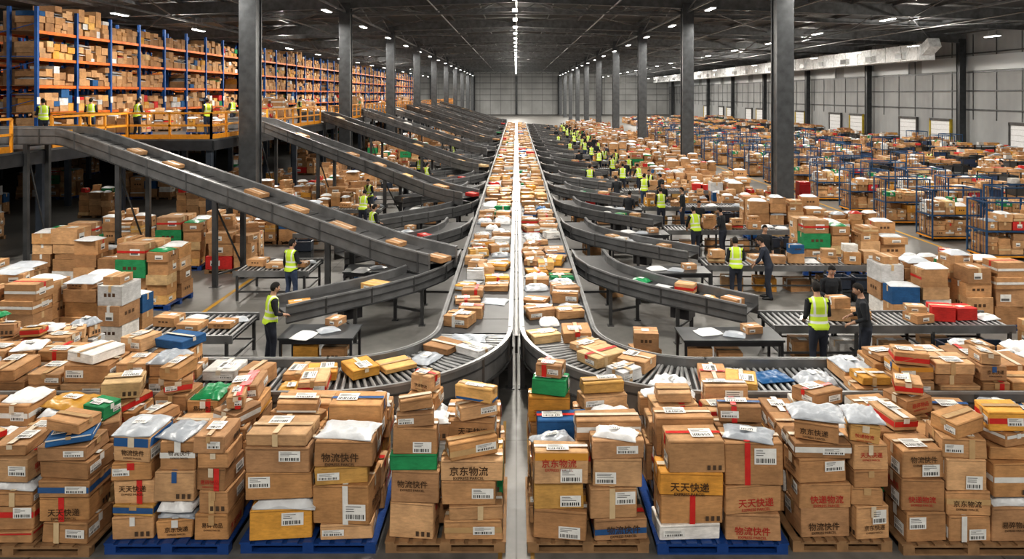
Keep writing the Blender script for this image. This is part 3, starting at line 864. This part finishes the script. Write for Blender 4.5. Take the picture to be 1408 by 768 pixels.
# right floor
for (x, y, k) in ((9.9, 18.4, 5), (11.6, 18.2, 2), (9.8, 23.6, 6), (11.5, 23.4, 0), (12.2, 26.6, 3), (9.8, 29.0, 2), (11.4, 29.1, 0), (11.6, 15.2, 4), (11.6, 20.0, 1)):
    pp(x, y, 0, k)
for k in range(3, 19):
    for dy in (1.95, 3.4):
        y = 15.9 + k * DY + dy
        for x in (8.6, 10.2, 11.8):
            if R.random() < .92 and not (x > 11 and any(abs(y - c) < 1.4 for c in COLY)): pp(x + R.uniform(-.04, .04), y, 0)
m = MB()
for k in range(NST):
    y = k * DY
    for s in (-1, 1):
        for q in range(2): carton(m, s * (3.7 + q * .6), (14.75 if s > 0 else 14.9) + y, .226, .48, .42, R.uniform(.3, .5), R.uniform(-.2, .2), 1)
        if s > 0:
            for q in range(4): carton(m, 6.3 + q * .95, 15.9 + y, 0, .6, .5, R.uniform(.3, .42), R.uniform(-.2, .2), 1)
    carton(m, 2.7, 15.3 + y, 0, .55, .5, .4, .2, 1); carton(m, 2.72, 15.3 + y, .4, .5, .45, .35, -.1, 1)
put('floor_parcels', m)

def cage():
    m = MB(); B = (.03, .09, .20); W, D, H = 1.9, 1.1, 1.9
    for a in (-1, 1):
        for b in (-1, 1):
            m.box(a * W / 2, b * D / 2, .12, .05, .05, H, STEEL, B)
            m.cyl((a * (W / 2 - .1) - .03, b * (D / 2 - .1), .06), (a * (W / 2 - .1) + .03, b * (D / 2 - .1), .06), .06, BELT, (.02, .02, .02), 8, caps=True)
    for z in (.14, 1.0, H + .1):
        for b in (-1, 1): m.beam((-W / 2, b * D / 2, z), (W / 2, b * D / 2, z), .04, .05, STEEL, B if z > .5 else ORG)
        for a in (-1, 1): m.beam((a * W / 2, -D / 2, z), (a * W / 2, D / 2, z), .04, .05, STEEL, B if z > .5 else ORG)
    for i in range(1, 6):
        for a in (-1, 1): m.beam((a * W / 2, -D / 2 + i * D / 6, .15), (a * W / 2, -D / 2 + i * D / 6, H), .015, .015, STEEL, B)
    for z in (.17, 1.0): m.box(0, 0, z, W, D, .03, STEEL, (.07, .08, .09))
    pile(m, -W / 2 + .06, W / 2 - .06, -D / 2 + .05, D / 2 - .05, .205, .62, 4, 2, 1, .2, .34, .25, .10, top=False)
    pile(m, -W / 2 + .06, W / 2 - .06, -D / 2 + .05, D / 2 - .05, 1.035, .50, 4, 2, 1, .18, .34, .4, .15, mail=.2)
    return m.build('roll_cage')
cages = [cage() for _ in range(3)]
def tote():
    m = MB(); W, D = 1.8, 1.0
    for a in (-1, 1):
        for b in (-1, 1): m.box(a * W / 2, b * D / 2, 0, .05, .05, 1.35, STEEL, (.04, .045, .05))
    for z in (.25, .8):
        m.box(0, 0, z, W, D, .03, STEEL, (.05, .055, .06))
        for i in range(3):
            x = -.6 + i * .6; c = R.choice([(.03, .035, .04), (.03, .05, .10), (.07, .07, .07), (.2, .13, .06)])
            m.box(x, 0, z + .03, .5, .8, .3, PLAS, c); m.box(x, 0, z + .33, .54, .84, .03, PLAS, c)
    m.box(0, 0, 1.32, W, D, .03, STEEL, (.04, .045, .05))
    pile(m, -.8, .8, -.4, .4, 1.35, .25, 3, 2, 0, .15, .25, .3, .25, top=False, mail=.3, open_=.4)
    return m.build('tote_rack')
totes = [tote() for _ in range(3)]
for k, y in enumerate([25.5, 28.8, 32.3, 35.8, 39.5, 43.2, 47, 51, 55, 59, 63, 68, 73, 78, 84, 90, 97]):
    put('roll_cage', cages[k % 3], (17.1, y, 0), R.uniform(-.05, .05))
    put('roll_cage', cages[(k + 1) % 3], (20.2, y + .6, 0), R.uniform(-.05, .05))
for i in range(9):
    x = 22.8 + i * 2.25
    if i in (3, 6): continue
    for k in range(46):
        y = 30 + k * 2.75 + R.uniform(-.15, .15)
        if y > 150: break
        r = R.random()
        if r < .42: put('tote_rack', R.choice(totes), (x, y, 0), PI / 2 * (R.random() < .3))
        elif r < .54 and y < 80: put('roll_cage', R.choice(cages), (x, y, 0), PI / 2)
        elif r < .72 and y < 90: pp(x, y, 0, R.choice([1, 4, 8, 9, 3]))
        elif r < .95: pp(x, y, 0, None, True)
for k in range(26):
    if R.random() < .2 and k != 4: pp(14.75, 48 + k * 3.6, 0, 4)
put('red_cabinet', (lambda m: (m.box(0, 0, 0, .5, .5, 1.7, STEEL, (.4, .02, .02)), m.box(0, -.26, .1, .42, .02, 1.5, STEEL, (.3, .015, .015)), m.box(.14, -.285, .8, .03, .03, .2, STEEL, (.3, .3, .3)), m)[-1])(MB()), (13.2, 33.5, 0))

# ================================================================== FOREGROUND LOADED PALLETS
def front(x0, x1, y0, y1, H, nx, ny, blue, colp=.14, hmin=.32, hmax=.56, mail=.06):
    m = MB(); z = pallet(m, x0 - .03, x1 + .03, y0 - .03, y1, blue)
    pile(m, x0, x1, y0, y1, z, H, nx, ny, 2, hmin, hmax, .15, colp, jrot=.14, mail=mail, ntop=2)
    put('loaded_pallet', m)
YF0 = 9.05
front(-7.25, -5.3, YF0 - .05, 10.75, 1.16, 3, 3, False, .2, .18, .36, .22)
front(-5.08, -3.6, YF0, 10.75, 1.28, 3, 3, True, .14, .20, .38, .10)
front(-3.40, -1.78, YF0 + .02, 10.7, 1.30, 2, 3, True, .14, .26, .50)
front(-1.60, -.17, YF0 + .03, 10.6, 1.34, 2, 4, False, .14, .28, .48)
front(.17, 1.62, YF0 + .03, 10.6, 1.32, 2, 4, False, .14, .26, .48)
front(1.78, 3.34, YF0, 10.7, 1.34, 2, 4, True, .06)
front(3.48, 4.66, YF0 + .05, 10.7, 1.24, 2, 3, False, .16, .24, .46, .08)
front(4.82, 6.5, YF0 - .02, 10.7, 1.16, 3, 3, False, .10, .24, .46, .08)
front(6.62, 8.2, YF0, 10.7, 1.2, 3, 3, False, .14, .24, .46, .1)
front(-9.3, -7.45, YF0 + .4, 10.75, 1.2, 3, 3, False, .2, .2, .4, .2)
front(-9.8, -7.9, 12.75, 14.0, 1.2, 4, 3, False, .15, .2, .36, .15)
front(8.0, 10.0, 12.75, 13.7, .9, 4, 2, False, .15, .2, .36, .15)
# ================================================================== PEOPLE
def lathe_tube(pts, rad, n=14, capn=3):
    vs = []; fs = []; P = [Vector(p) for p in pts]
    rings = []
    def frame(d):
        ref = Vector((0, 1, 0)) if abs(d.y) < .9 else Vector((0, 0, 1))
        a = d.cross(ref).normalized(); b = a.cross(d).normalized()
        return a, b
    N = len(P)
    for i in range(N):
        d = (P[min(N - 1, i + 1)] - P[max(0, i - 1)]).normalized(); a, b = frame(d)
        if i == 0:
            for k in range(capn):
                t = (k + .15) / capn * PI / 2
                rings.append((P[0] - d * rad[0][0] * .8 * math.cos(t), a, b, rad[0][0] * math.sin(t), rad[0][1] * math.sin(t)))
        rings.append((P[i], a, b, rad[i][0], rad[i][1]))
        if i == N - 1:
            for k in range(capn):
                t = PI / 2 - (k + .85) / capn * PI / 2
                rings.append((P[i] + d * rad[i][0] * .8 * math.cos(t), a, b, rad[i][0] * math.sin(t), rad[i][1] * math.sin(t)))
    for c, a, b, rx, ry in rings:
        for k in range(n):
            t = 2 * PI * k / n; vs.append(tuple(c + a * rx * math.cos(t) + b * ry * math.sin(t)))
    m = len(rings)
    for i in range(m - 1):
        for k in range(n): fs.append((i * n + k, i * n + (k + 1) % n, (i + 1) * n + (k + 1) % n, (i + 1) * n + k))
    fs.append(tuple(range(n - 1, -1, -1))); fs.append(tuple((m - 1) * n + k for k in range(n)))
    return vs, fs

def remesh(parts, voxel):
    me = bpy.data.meshes.new('tmp'); V = []; F = []
    for vs, fs in parts:
        o = len(V); V += vs; F += [tuple(i + o for i in f) for f in fs]
    me.from_pydata(V, [], F)
    import bmesh
    bm = bmesh.new(); bm.from_mesh(me); bmesh.ops.recalc_face_normals(bm, faces=bm.faces); bm.to_mesh(me); bm.free()
    o = bpy.data.objects.new('tmp', me); scene.collection.objects.link(o)
    md = o.modifiers.new('r', 'REMESH'); md.mode = 'VOXEL'; md.voxel_size = voxel
    sm = o.modifiers.new('s', 'SMOOTH'); sm.factor = .5; sm.iterations = 3
    dg = bpy.context.evaluated_depsgraph_get()
    out = bpy.data.meshes.new_from_object(o.evaluated_get(dg))
    V = [v.co.copy() for v in out.vertices]; Nn = [v.normal.copy() for v in out.vertices]; F = [tuple(p.vertices) for p in out.polygons]
    bpy.data.objects.remove(o); bpy.data.meshes.remove(me); bpy.data.meshes.remove(out)
    return V, Nn, F

def segdist(p, a, b):
    ab = b - a; t = max(0, min(1, (p - a).dot(ab) / ab.length_squared)); return (p - (a + ab * t)).length

def sphere(mb, c, r, mat, col, M=None, n=12, m=8, rest=None):
    vs = []; fs = []
    for j in range(m + 1):
        ph = PI * j / m
        for i in range(n):
            t = 2 * PI * i / n
            v = Vector((r[0] * math.sin(ph) * math.cos(t), r[1] * math.sin(ph) * math.sin(t), r[2] * math.cos(ph)))
            v += Vector(c)
            vs.append(tuple(M @ v) if M else tuple(v))
    for j in range(m):
        for i in range(n): fs.append((j * n + i, (j + 1) * n + i, (j + 1) * n + (i + 1) % n, j * n + (i + 1) % n))
    mb.add(vs, fs, mat, col, True)

def person(vest=True, lean=.12, arms='work', stride=.0, head=(.25, 0), shirt=(.02, .022, .026), pants=(.025, .03, .045), skin=(.42, .25, .17), hair=(.012, .01, .009), sleeve=.65):
    mb = MB()
    piv = Vector((0, 0, .93)); RM = Matrix.Rotation(-lean, 3, 'X')   # facing +Y, lean forwards
    def L(p): return piv + RM @ (Vector(p) - piv)
    def UL(p): return piv + RM.transposed() @ (Vector(p) - piv)
    parts = []
    T = [(0, .0, .84, .150, .112), (0, .0, .93, .168, .125), (0, .005, 1.04, .150, .112), (0, .01, 1.18, .160, .118), (0, .005, 1.31, .182, .122), (0, 0, 1.40, .170, .100), (0, -.005, 1.455, .105, .072), (0, 0, 1.49, .062, .060), (0, .012, 1.57, .056, .058)]
    pts = [L(t[:3]) if t[2] > .93 else Vector(t[:3]) for t in T]
    parts.append(lathe_tube(pts, [(t[3], t[4]) for t in T], 20))
    bones = [('torso', pts[0], pts[5], .14), ('neck', pts[7], pts[8] + Vector((0, 0, .05)), .055)]
    hands = []
    for s in (-1, 1):
        sh = L((s * .178, 0, 1.395))
        if arms == 'work':   el = L((s * .235, .03 + .02 * s, 1.13)); wr = L((s * .15, .26, 1.07 + .03 * s))
        elif arms == 'reach': el = L((s * .23, .16, 1.17)); wr = L((s * .17, .38 + .03 * s, 1.05))
        elif arms == 'carry': el = L((s * .225, .05, 1.12)); wr = L((s * .19, .29, 1.14))
        elif arms == 'side':
            el = L((s * .235, -.02, 1.11)); wr = L((s * .25, .06, .87))
            if s > 0: el = L((s * .24, .03, 1.12)); wr = L((s * .14, .25, 1.10))
        parts.append(lathe_tube([L((s * .10, 0, 1.40)), sh, sh.lerp(el, .5), el, el.lerp(wr, .35), wr], [(.055, .055), (.066, .066), (.054, .054), (.046, .046), (.044, .044), (.030, .026)], 12))
        bones += [('uarm', sh, el, .052), ('farm', el, wr, .038)]
        hands.append((s, el, wr))
        hip = Vector((s * .092, 0, .88)); st = stride * s
        kn = Vector((s * .105, .035 + st * .5, .49)); an = Vector((s * .115, -.01 + st, .09))
        parts.append(lathe_tube([hip, hip.lerp(kn, .5), kn, kn.lerp(an, .35), kn.lerp(an, .8), an], [(.098, .105), (.083, .09), (.063, .068), (.062, .066), (.052, .056), (.056, .062)], 14))
        bones += [('leg', hip, kn, .085), ('leg', kn, an, .058)]
    V, N, F = remesh(parts, .0125)
    MC = {'torso': (CLOTH, shirt), 'neck': (SKIN, skin), 'uarm': (CLOTH, shirt), 'leg': (CLOTH, pants)}
    groups = {}
    vestf = []
    for f in F:
        c = sum((V[i] for i in f), Vector()) / len(f)
        best = min(bones, key=lambda b: segdist(c, b[1], b[2]) - b[3]); nm = best[0]
        u = UL(c)
        if nm == 'farm':
            t = (c - best[1]).dot(best[2] - best[1]) / (best[2] - best[1]).length_squared
            mc = (CLOTH, shirt) if t < sleeve else (SKIN, skin)
        elif nm == 'torso':
            mc = (CLOTH, shirt) if u.z > .95 else (CLOTH, pants)
            if u.z > 1.475: mc = (SKIN, skin)
        elif nm == 'uarm' or nm == 'neck':
            mc = MC[nm]
            if nm == 'neck' and u.z < 1.485: mc = (CLOTH, shirt)
        else: mc = (CLOTH, pants)
        groups.setdefault(mc, []).append(f)
        if vest and nm in ('torso', 'uarm', 'neck') and .90 < u.z < 1.478 and abs(u.x) < .192 and not (u.y > .02 and abs(u.x) < max(.008, (u.z - 1.22) * .28)) and (nm != 'uarm' or (u.z > 1.385 and abs(u.x) < .185)):
            vestf.append(f)
    for mc, fl in groups.items():
        mp = {}; vs = []; fs = []
        for f in fl:
            for i in f:
                if i not in mp: mp[i] = len(vs); vs.append(tuple(V[i]))
            fs.append(tuple(mp[i] for i in f))
        mb.add(vs, fs, mc[0], mc[1], True)
    if vest:
        mp = {}; vs = []; fs = []
        for f in vestf:
            for i in f:
                if i not in mp:
                    mp[i] = len(vs); u = UL(V[i]); k = .016 + max(0, 1.12 - u.z) * .10
                    vs.append(tuple(V[i] + N[i] * k))
            fs.append(tuple(mp[i] for i in f))
        mb.add(vs, fs, VEST, (1, 1, 1), True)
    for s in (-1, 1):
        st = stride * s; ax, ay = s * .118, -.01 + st
        vs, fs = lathe_tube([(ax, ay - .045, .05), (ax, ay, .052), (ax + s * .005, ay + .08, .045), (ax + s * .01, ay + .16, .036), (ax + s * .01, ay + .20, .030)], [(.036, .045), (.042, .05), (.043, .042), (.046, .034), (.034, .026)], 12)
        vs = [(x, y, max(0.0, z)) for x, y, z in vs]
        mb.add(vs, fs, PLAS, (.02, .02, .022), True)
    hp = L((0, .02, 1.60)); HM = Matrix.Translation(hp) @ Matrix.Rotation(head[1], 4, 'Z') @ Matrix.Rotation(-head[0] - lean * .6, 4, 'X')
    n, m = 22, 16; loc = []
    for j in range(m + 1):
        ph = PI * j / m
        for i in range(n):
            t = 2 * PI * i / n
            x, y, z = math.sin(ph) * math.cos(t), math.sin(ph) * math.sin(t), math.cos(ph)
            X = .075 * x; Y = .094 * y; Z = .117 * z
            if z < 0: X *= 1 - .28 * z * z; Y = Y * (1 - .12 * z * z) + .012 * (-z)
            if y > .6: Y *= .97
            if y < 0 and z > -.3: Y *= 1.06
            if y > .7 and abs(z + .02) < .2 and .25 < abs(x) < .6: Y -= .006
            loc.append(Vector((X, Y, Z + .035)))
    F2 = [(j * n + i, (j + 1) * n + i, (j + 1) * n + (i + 1) % n, j * n + (i + 1) % n) for j in range(m) for i in range(n)]
    mb.add([tuple(HM @ v) for v in loc], F2, SKIN, skin, True)
    hf = []
    for f in F2:
        c = sum((loc[i] for i in f), Vector()) / 4
        if c.z > .095 or (c.y < .035 and c.z > .035) or (c.y < -.01 and c.z > -.035): hf.append(f)
    cen = Vector((0, 0, .035))
    mb.add([tuple(HM @ (cen + (v - cen) * 1.09 + Vector((0, -.003, .004)))) for v in loc], hf, CLOTH, hair, True)
    nv, nf = lathe_tube([(0, .088, .055), (0, .098, .035), (0, .108, .018), (0, .095, .008)], [(.007, .008), (.009, .009), (.013, .01), (.010, .006)], 8)
    mb.add([tuple(HM @ Vector(v)) for v in nv], nf, SKIN, tuple(c * 1.03 for c in skin), True)
    for s in (-1, 1):
        sphere(mb, (s * .029, .080, .044), (.013, .010, .008), SKIN, (.7, .68, .65), HM, 8, 6)
        sphere(mb, (s * .029, .087, .044), (.006, .005, .006), INK, (.02, .012, .01), HM, 8, 6)
        sphere(mb, (s * .029, .086, .062), (.017, .005, .003), INK, hair, HM, 8, 4)
        sphere(mb, (s * .078, -.004, .032), (.009, .018, .028), SKIN, skin, HM, 8, 6)
    sphere(mb, (0, .086, -.022), (.022, .009, .006), SKIN, (.36, .13, .11), HM, 10, 5)
    for s, el, wr in hands:
        d = (wr - el).normalized()
        if arms == 'side' and s < 0: n_ = Vector((-s, 0, 0))
        elif arms == 'carry': n_ = Vector((-s, 0, -.2))
        else: n_ = Vector((-s * .35, 0, -1))
        n_ = (n_ - d * n_.dot(d)).normalized(); w = d.cross(n_).normalized()
        want = Vector((-s, .2, .3)) if arms != 'side' or s > 0 else Vector((0, 1, 0))
        if w.dot(want) < 0: w = -w
        ringd = []
        for (al, a, b) in ((-.02, .024, .021), (.01, .028, .019), (.035, .037, .017), (.065, .042, .015), (.09, .038, .011)):
            c = wr + d * al; ringd.append([tuple(c + w * a * math.cos(t * PI / 5) + n_ * b * math.sin(t * PI / 5)) for t in range(10)])
        pv = [p for rr in ringd for p in rr]; pf = [(i * 10 + k, i * 10 + (k + 1) % 10, (i + 1) * 10 + (k + 1) % 10, (i + 1) * 10 + k) for i in range(4) for k in range(10)]
        pf += [tuple(range(10)), tuple(40 + k for k in range(10))]
        mb.add(pv, pf, SKIN, skin, True)
        for q, ln in ((.030, .070), (.010, .080), (-.010, .074), (-.029, .058)):
            p0 = wr + d * .080 + w * q; pp_ = [p0]; ang = .25
            for j, fr in enumerate((.45, .32, .23)):
                dd = d * math.cos(ang) + n_ * math.sin(ang); pp_.append(pp_[-1] + dd * ln * fr); ang += .42
            fv, ff = lathe_tube(pp_, [(.0092, .0092), (.0085, .0085), (.0078, .0078), (.0065, .0065)], 7, 2)
            mb.add(fv, ff, SKIN, skin, True)
        p0 = wr + d * .025 + w * .028
        t1 = p0 + (d * .6 + w * .7 + n_ * .25).normalized() * .036; t2 = t1 + (d * .85 + w * .3 + n_ * .4).normalized() * .03; t3 = t2 + (d * .9 + n_ * .5).normalized() * .022
        fv, ff = lathe_tube([p0, t1, t2, t3], [(.013, .013), (.0105, .0105), (.0092, .0092), (.0075, .0075)], 7, 2)
        mb.add(fv, ff, SKIN, skin, True)
    if arms == 'carry':
        q = L((0, .46, 1.02)); carton(mb, q.x, q.y, q.z, .36, .30, .24, 0, 1, (.42, .24, .11))
    mb.rest = [tuple(UL(v)) for v in mb.v]
    return mb.build('warehouse_worker')

PV = dict(
    vw=person(True, .12, 'work', .03),
    vr=person(True, .28, 'reach', .06, (.35, 0)),
    vc=person(True, .05, 'carry', .08, (.1, .3)),
    vs=person(True, .04, 'side', .05, (.1, -.4), pants=(.04, .06, .11)),
    dw=person(False, .15, 'work', .03, (.35, 0), shirt=(.018, .021, .026)),
    ds=person(False, .05, 'side', .06, (.2, .2), shirt=(.016, .018, .022), skin=(.45, .28, .19)),
    dr=person(False, .3, 'reach', .05, (.4, 0), shirt=(.025, .032, .05)),
)
def P(k, x, y, rot=0, h=1.0, z=0): put('warehouse_worker', PV[k], (x, y, z), rot, (h, h, h))
P('vw', 6.12, 14.72, .05, 1.08); P('dw', 7.12, 14.82, 1.25, 1.06); P('dw', 7.25, 16.85, PI, 1.02)
P('vw', 6.1, 20.2, -.1, .99); P('dr', 7.05, 20.3, 1.1, 1.0); P('ds', 7.6, 22.3, PI, .98)
P('vr', 6.3, 25.5, .2, 1.02); P('dw', 7.3, 25.7, .8, .98); P('dw', 6.9, 27.6, PI, .98)
P('vw', 6.15, 30.9, .1, 1.0); P('ds', 7.1, 31.0, 1.3, 1.0); P('dw', 6.6, 33.0, PI, 1); P('dw', 4.6, 29.9, -.6, 1)
P('vs', 6.4, 36.4, -.3, 1.0); P('dw', 7.3, 36.4, .8, 1); P('vw', 7.0, 38.4, PI - .3, 1); P('dw', 4.9, 35.5, .3, 1)
ks = ['vw', 'dw', 'vr', 'vc', 'ds', 'vs', 'dr']
for k in range(5, NST - 1):
    y = 14.85 + k * DY
    P(R.choice(['vw', 'vr', 'vs']), 6.1 + R.uniform(-.2, .2), y - .1, R.uniform(-.5, .5))
    P(R.choice(ks), 7.2 + R.uniform(-.2, .2), y - .1, R.uniform(-.6, .9))
    P(R.choice(['dw', 'vw', 'vr']), 6.6, y + 2.1, PI + R.uniform(-.4, .4))
    if k % 2: P(R.choice(['dw', 'vs']), 4.4 + R.uniform(-.3, .3), y - .9, R.uniform(-.5, .5))
P('vw', -5.2, 15.35, -1.0, .99)
P('vs', -6.15, 19.85, -.5, 1.0); P('vr', -5.2, 22.6, -.6, .95)
P('vw', -5.2, 26.2, -.9, 1); P('vr', -6.4, 30.3, -.2, 1); P('dw', -5.2, 33.9, -1.2, 1); P('vw', -6.9, 34.2, 2.6)
P('vs', -5.2, 42.3, -.8); P('vw', -6.2, 46.7, .3); P('dw', -5.2, 53, -1); P('vw', -5.2, 60.0, -1); P('vr', -5.2, 67.2, -.6)
P('vc', -18.6, 28.6, .9, 1, DZ); P('vs', -18.9, 32.3, .3, 1, DZ); P('vw', -16.9, 32.4, -.4, 1, DZ); P('vs', -14.1, 33.2, .9, 1, DZ); P('vc', -15.4, 39.5, 1.2, 1, DZ); P('dw', -19.2, 26.4, -1.2, 1, DZ); P('vw', -14.3, 47.8, -1.4, 1, DZ); P('vw', -14.3, 60, -1.4, 1, DZ)
P('vs', 14.8, 40, .2); P('vc', 21.6, 37.5, PI, 1); P('dw', 29.5, 44, 1); P('vw', 29.6, 52, 2); P('dw', 36.2, 60, .5); P('vw', 14.7, 62.5, .2)

# ================================================================== LIGHTS
fx = MB()
fx.box(0, 0, .03, .36, 1.7, .07, STEEL, (.5, .5, .5)); fx.box(0, 0, 0, .28, 1.5, .03, GLOW, (1, 1, 1))
for a in (-1, 1): fx.cyl((0, a * .5, .1), (0, a * .5, 1.0), .01, STEEL, DK, 5)
fm_ = fx.build('linear_high_bay_lamp')
for x in (-36, -24, -12, 0, 12, 24, 36):
    step = 6.2 if x == 0 else 11
    y = 6.0
    while y < 200:
        put('linear_high_bay_lamp', fm_, (x + (.0 if x else -.1), y + (0 if x == 0 else 4 + (x % 5)), ZR(x) - 1.9))
        y += step
WARM = (1, .94, .85)
def area(x, y, z, sx, sy, e, col=WARM):
    l = bpy.data.lights.new('fill_light', 'AREA'); l.shape = 'RECTANGLE'; l.size = sx; l.size_y = sy; l.energy = e; l.color = col
    o = bpy.data.objects.new('fill_light', l); o.location = (x, y, z); scene.collection.objects.link(o)
    return o
for x, e in ((-30, 1350), (-14, 1350), (0, 1500), (14, 1350), (30, 1700)):
    for k in range(11):
        y = -4 + k * 18.7
        area(x, y, ZR(x) - 2.0, .9, 3.5, e * (.92 if k < 2 else (1.05 if k < 7 else 1.3)))
def fill_pt(x, y, z, e, r=.2):  # added fill points without fixtures, brightening duct, columns and roof
    l = bpy.data.lights.new('fill_light', 'POINT'); l.energy = e; l.shadow_soft_size = r; l.color = WARM
    o = bpy.data.objects.new('fill_light', l); o.location = (x, y, z); scene.collection.objects.link(o)
for k in range(8):
    y = 30 + k * 23
    fill_pt(32.5, y + 6, 9.4, 900); fill_pt(0, y, 10.2, 500); fill_pt(-24.3, y, 10.2, 500)
um = MB(); um.box(0, 0, 0, .2, 1.3, .05, STEEL, (.4, .4, .4)); um.box(0, 0, -.02, .14, 1.25, .02, GLOW, (1, 1, 1)); umm = um.build('strip_lamp')
for (x, y) in ((-20, 34), (-20, 50), (-20, 66)):
    put('strip_lamp', umm, (x, y, DZ - .55)); area(x, y, DZ - .62, .3, 1.3, 18)

w = bpy.data.worlds.new('world'); scene.world = w; w.use_nodes = True
bg = w.node_tree.nodes['Background']; bg.inputs[0].default_value = (1.0, .98, .96, 1); bg.inputs[1].default_value = .30

# ================================================================== CAMERA
cd = bpy.data.cameras.new('camera'); cam = bpy.data.objects.new('camera', cd); scene.collection.objects.link(cam)
cd.sensor_width = 36; cd.lens = 36 * 1000 / 1408; cd.shift_y = -(384 - 130) / 1408; cd.shift_x = -(710 - 704) / 1408
cam.location = (0, 0, HCAM); cam.rotation_euler = (PI / 2, 0, 0); cd.clip_end = 500
scene.camera = cam
try:
    scene.view_settings.view_transform = 'Standard'
    scene.view_settings.look = 'Medium High Contrast'
except Exception as e: print('look', e)
print('objects', len(scene.objects), 'verts', sum(len(m.vertices) for m in bpy.data.meshes))
